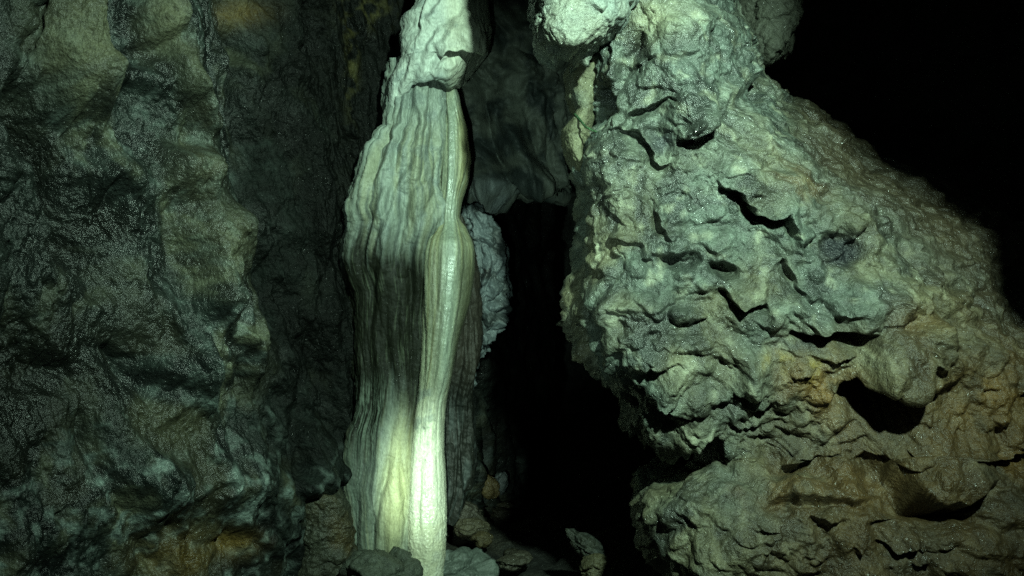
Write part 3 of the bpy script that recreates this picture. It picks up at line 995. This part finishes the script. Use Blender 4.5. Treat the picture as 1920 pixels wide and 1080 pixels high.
tag(flow_sheet('flowstone_drapery', [(384, 864, 886), (395, 864, 906), (420, 868, 926), (450, 874, 940), (490, 878, 950), (540, 880, 955), (580, 872, 952), (605, 878, 944), (630, 872, 930),
                                     (660, 868, 908), (690, 864, 886), (722, 866, 878)], 5.15, 0.18, 260, 140, dr_h, dr_t, e=0.9, cap=0.06, parent=None, tmax=140),
    'blue-grey drapery hanging in the passage just beside the pale column', 'flowstone', BG)


def sh_h(px, py, U, p):
    sh = p.copy()
    sh[..., 2] += p[..., 0] * 0.9
    h = 0.20 * fbm(warp(sh, 2, 0.15) * np.array([3.0, 3.0, 2.2], np.float32), 3, 0.45, mode='b') + 0.02 * fbm(p * 13, 3, mode='b') + 0.003 * fbm(p * 70, 2)
    h += 0.10 * ell(px, py, 905, 355, 40, 26) + crack(px, py, [(895, 262), (925, 290), (960, 325)], 0.05, 5)
    return h


def sh_t(px, py, U, p):
    m = fbm(p * 6, 4) * 0.5 + 0.5
    T = mix(col(0.15, 0.165, 0.135) + 0 * p, col(0.04, 0.05, 0.046), sstep(0.4, 0.65, m))
    T = mix(T, col(0.30, 0.34, 0.34), ell(px, py, 905, 352, 55, 20, 8, 3) * (0.4 + 0.6 * sstep(0.4, 0.6, m)))
    return T, 0.3 + 0 * U


tag(flow_sheet('flowstone_shelf', [(-260, 800, 1120), (60, 830, 1100), (200, 840, 1085), (300, 850, 1080), (345, 858, 1078), (362, 862, 1068), (374, 866, 1020), (382, 872, 950), (386, 876, 905)], 5.65, 0.40, 300, 260, sh_h, sh_t,
               e=0.7, cap=0.05, parent=None, tmax=130, top=False), 'dim brown hanging shelf of flowstone above the black passage with a bluish lip', 'flowstone', BG)


def sheet(name, pts, z0, z1, nv, nu, base, amp, seed, label, cat):
    """an upright cave wall along a plan curve"""
    pts = np.array(pts, float)
    L = np.concatenate([[0], np.cumsum(np.sqrt(((pts[1:] - pts[:-1]) ** 2).sum(1)))])
    s = np.linspace(0, L[-1], nu)
    x, y = np.interp(s, L, pts[:, 0]), np.interp(s, L, pts[:, 1])
    X = np.zeros((nv, nu, 3))
    X[..., 0], X[..., 1] = x, y
    X[..., 2] = np.linspace(z1, z0, nv)[:, None]
    X = blur(X, 6)
    n = normals(X)
    if n[nv // 2, nu // 2, 1] > 0:
        n = -n
    p = X.astype(np.float32) + seed
    h = amp * (0.35 * fbm(warp(p, 1, 0.3) * 0.9, 4) + 0.12 * fbm(p * 2.6, 4, mode='b')) + facets(p, 2.4, (1, 1, 1.2), 0.25, 0.5) * 0.3
    h += 0.02 * fbm(p * 11, 3, mode='r')
    X2 = X + n * h[..., None]
    a = fbm(p * 1.5, 4) * 0.5 + 0.5
    T = mix(col(*base) + 0 * p, col(*base) * 0.45, sstep(0.4, 0.65, a))
    o = grid(name, X2, M_DARK, T, 0.3 + 0 * a)
    tag(o, label, cat, kind='structure')
    return o


sheet('cave_wall_back', [(-3.2, 8.5), (-1.0, 9.0), (0.5, 10.5), (2.0, 10.5), (3.6, 9.0)], -0.8, 6.0, 160, 220, (0.06, 0.065, 0.055), 1.0, 3.0,
      'unlit rear wall of the passage between column and outcrop', 'cave wall')
sheet('cave_wall_right', [(1.9, 9.0), (3.0, 8.2), (4.6, 7.4), (6.2, 5.5), (6.6, 3.0)], -0.8, 6.0, 160, 220, (0.05, 0.05, 0.045), 1.2, 13.0,
      'nearly black cave wall beyond the sloping outcrop', 'cave wall')

# ================================================================== FLOOR AND STONES
def build_floor():
    nv, nu = 320, 320
    x = np.linspace(-3.6, 7.0, nu)
    y = np.linspace(0.6, 11.5, nv)
    X = np.zeros((nv, nu, 3))
    X[..., 0] = x[None, :]
    X[..., 1] = y[::-1][:, None]
    p = X.astype(np.float32)
    h = -0.13 + 0.10 * fbm(p * 0.9, 4) + 0.05 * fbm(p * 3.5, 4, mode='b') + facets(p, 4.0, (1, 1, 1), 0.3, 0.4) * 0.35 + 0.012 * fbm(p * 16, 3)
    X[..., 2] = h
    a = fbm(p * 2 + 3, 4) * 0.5 + 0.5
    T = mix(col(0.028, 0.027, 0.019) + 0 * p, col(0.012, 0.013, 0.011), sstep(0.4, 0.62, a))
    o = grid('cave_floor', X, M_FLOOR, T, 0.4 + 0 * a)
    tag(o, 'dark muddy stony cave floor at the mouth of the passage', 'floor', kind='structure')
    return x, y[::-1], h


fx, fy, fh = build_floor()


def floor_z(x, y):
    i = int(np.clip(np.searchsorted(fx, x), 0, len(fx) - 1))
    j = int(np.clip(np.searchsorted(-fy, -y), 0, len(fy) - 1))
    return float(fh[j, i])


import bmesh


def ico(sub):
    bm = bmesh.new()
    bmesh.ops.create_icosphere(bm, subdivisions=sub, radius=1.0)
    bm.verts.ensure_lookup_table()
    V = np.array([v.co[:] for v in bm.verts], np.float32)
    F = np.array([[v.index for v in f.verts] for f in bm.faces], np.int32)
    bm.free()
    return V, F


ICO = {4: ico(4), 5: ico(5), 6: ico(6)}


def stone(name, px, py, D, size, base, label, cat='stone', seed=0, group=None, sub=5, rot=0.0, mat=M_ROCK, second=None, sink=0.25, on=None, ang=1.0):
    V, F = ICO[sub]
    c = np.array(P(px, py, D))
    sx, sy, sz = size
    q = V + seed * 3.7
    F1, F2, Vv, R = worley(warp(q * 0.9, 1.2, 0.2))
    fac = ((Vv * (R - 0.5) * 2).sum(-1)) * 0.9 * ang - 0.25 * ang * (1 - sstep(0.0, 0.18, F2 - F1))
    h = 1 + 0.22 * fbm(q * 1.1, 3) + fac * 0.5 + 0.09 * fbm(q * 4, 3, mode='r') + 0.04 * fbm(q * 12, 3)
    v = V * h[:, None] * np.array([sx, sy, sz], np.float32)
    ca, sa = math.cos(rot), math.sin(rot)
    v = np.stack([v[:, 0] * ca - v[:, 2] * sa, v[:, 1], v[:, 0] * sa + v[:, 2] * ca], -1)
    zb = v[:, 2].min()
    if on is None:
        c[2] = floor_z(c[0], c[1]) - zb - sink * (v[:, 2].max() - zb)
    a = fbm((v + seed) * 5, 4) * 0.5 + 0.5
    c2 = fbm((v + seed) * 30, 3) * 0.5 + 0.5
    T = (np.zeros(v.shape, np.float32) + col(*base)) * (0.6 + 0.8 * c2[:, None])
    if second is not None:
        T = mix(T, col(*second), sstep(0.45, 0.62, a))
    o = make_mesh(name, v, F, mat, T, 0.3 + 0 * a)
    o.location = c
    tag(o, label, cat, group)
    return o


# rocks round the column's foot
stone('boulder', 715, 1085, 4.20, (0.19, 0.16, 0.15), (0.05, 0.058, 0.045), 'smooth dark tilted boulder lying against the foot of the flowstone', 'boulder', 3, None, 5, -0.25, M_DARK, on=1, ang=0.9)
stone('flowstone_mound', 842, 1082, 4.50, (0.22, 0.20, 0.13), (0.08, 0.097, 0.084), 'low rounded calcite mound at the foot of the pale column', 'flowstone', 5, None, 6, 0.25, M_FLOW, on=1, ang=0.8)
rough_b = rough_body('boulder', [(900, 590, 625), (930, 572, 645), (965, 565, 655), (1000, 560, 662), (1060, 555, 668), (1130, 540, 672), (1220, 530, 676)],
                     4.36, 0.16, M_DARK, (0.03, 0.032, 0.022), 0.9, 220, 120, 0.85, None, 3.3, 0.5, (0.065, 0.046, 0.018), cap=0.1, bottom=False)
tag(rough_b, 'brown-black boulder with ochre stain wedged between left wall and flowstone', 'boulder')

GS = 'loose stones on the passage floor'
stone('stone', 918, 912, 5.6, (0.06, 0.05, 0.075), (0.06, 0.045, 0.018), 'small ochre-yellow stone beside the dark flank of the column', 'stone', 11, GS, 4, 0.3, on=1)
stone('stone', 938, 908, 5.65, (0.045, 0.04, 0.085), (0.05, 0.06, 0.06), 'upright grey slab leaning on the small yellow stone', 'stone', 12, GS, 4, -0.3, on=1)
stone('stone', 1105, 1030, 4.0, (0.13, 0.09, 0.05), (0.022, 0.025, 0.018), 'greenish wedge-shaped stone sloping out below the outcrop', 'stone', 13, GS, 5, -0.7, second=(0.035, 0.04, 0.034), on=1, ang=1.1)
stone('stone', 1118, 1062, 3.9, (0.08, 0.08, 0.06), (0.06, 0.055, 0.03), 'brown rounded stone under the greenish wedge-shaped stone', 'stone', 14, GS, 5, 0.1, on=1)
stone('stone', 884, 990, 4.95, (0.10, 0.09, 0.055), (0.05, 0.045, 0.027), 'flat brown stone beside the calcite mound', 'stone', 15, GS, 5, -0.15, on=1)
stone('stone', 872, 960, 5.05, (0.12, 0.10, 0.06), (0.03, 0.028, 0.02), 'dark slab lying against the foot of the column flank', 'stone', 16, GS, 5, -0.3, on=1)
stone('stone', 905, 1010, 4.8, (0.06, 0.06, 0.05), (0.055, 0.045, 0.022), 'small brown stone in front of the flat brown stone', 'stone', 17, GS, 4, 0.4, on=1)
stone('stone', 965, 1052, 4.45, (0.09, 0.08, 0.04), (0.045, 0.042, 0.03), 'low flat stone alone in the middle of the passage floor', 'stone', 18, GS, 5, 0.2, on=1)
rg = np.random.default_rng(5)
for i in range(34):
    D = rg.uniform(4.0, 7.0)
    px = rg.uniform(865, 1190)
    s = rg.uniform(0.025, 0.07)
    c = P(px, 1000, D)
    stone('stone', px, 1000, D, (s * rg.uniform(0.9, 1.5), s, s * rg.uniform(0.5, 0.9)), tuple(np.array([0.03, 0.028, 0.018]) * rg.uniform(0.5, 1.3)),
          'small dark rubble stone lying loose on the passage floor', 'stone', 30 + i, GS, 4, rg.uniform(-0.4, 0.4))


# ------------------------------------------------------------------ green root in the gap by the flake
def tube(name, pts, r0, r1, mat, tint):
    pts = np.array(pts, float)
    n = len(pts)
    m = 8
    V = []
    for i in range(n):
        t = pts[min(i + 1, n - 1)] - pts[max(i - 1, 0)]
        t /= np.linalg.norm(t)
        a = np.cross(t, [0, 1, 0.1])
        a /= np.linalg.norm(a)
        b = np.cross(t, a)
        r = r0 + (r1 - r0) * i / (n - 1)
        for k in range(m):
            th = 2 * math.pi * k / m
            V.append(pts[i] + r * (math.cos(th) * a + math.sin(th) * b))
    V = np.array(V).reshape(n, m, 3)
    T = np.zeros(V.shape, np.float32) + col(*tint)
    return grid(name, V, mat, T, 0.3 + 0 * V[..., 0], wrap=True)


rp = [np.array(P(a, b, D)) for a, b, D in [(1078, 214, 3.52), (1090, 228, 3.44), (1098, 238, 3.40), (1108, 243, 3.38), (1120, 248, 3.37), (1132, 258, 3.36), (1142, 262, 3.40)]]
tag(tube('plant_root', rp, 0.006, 0.003, M_FLOOR, (0.03, 0.07, 0.03)), 'thin green root crossing the crack beside the yellowish flake', 'root')
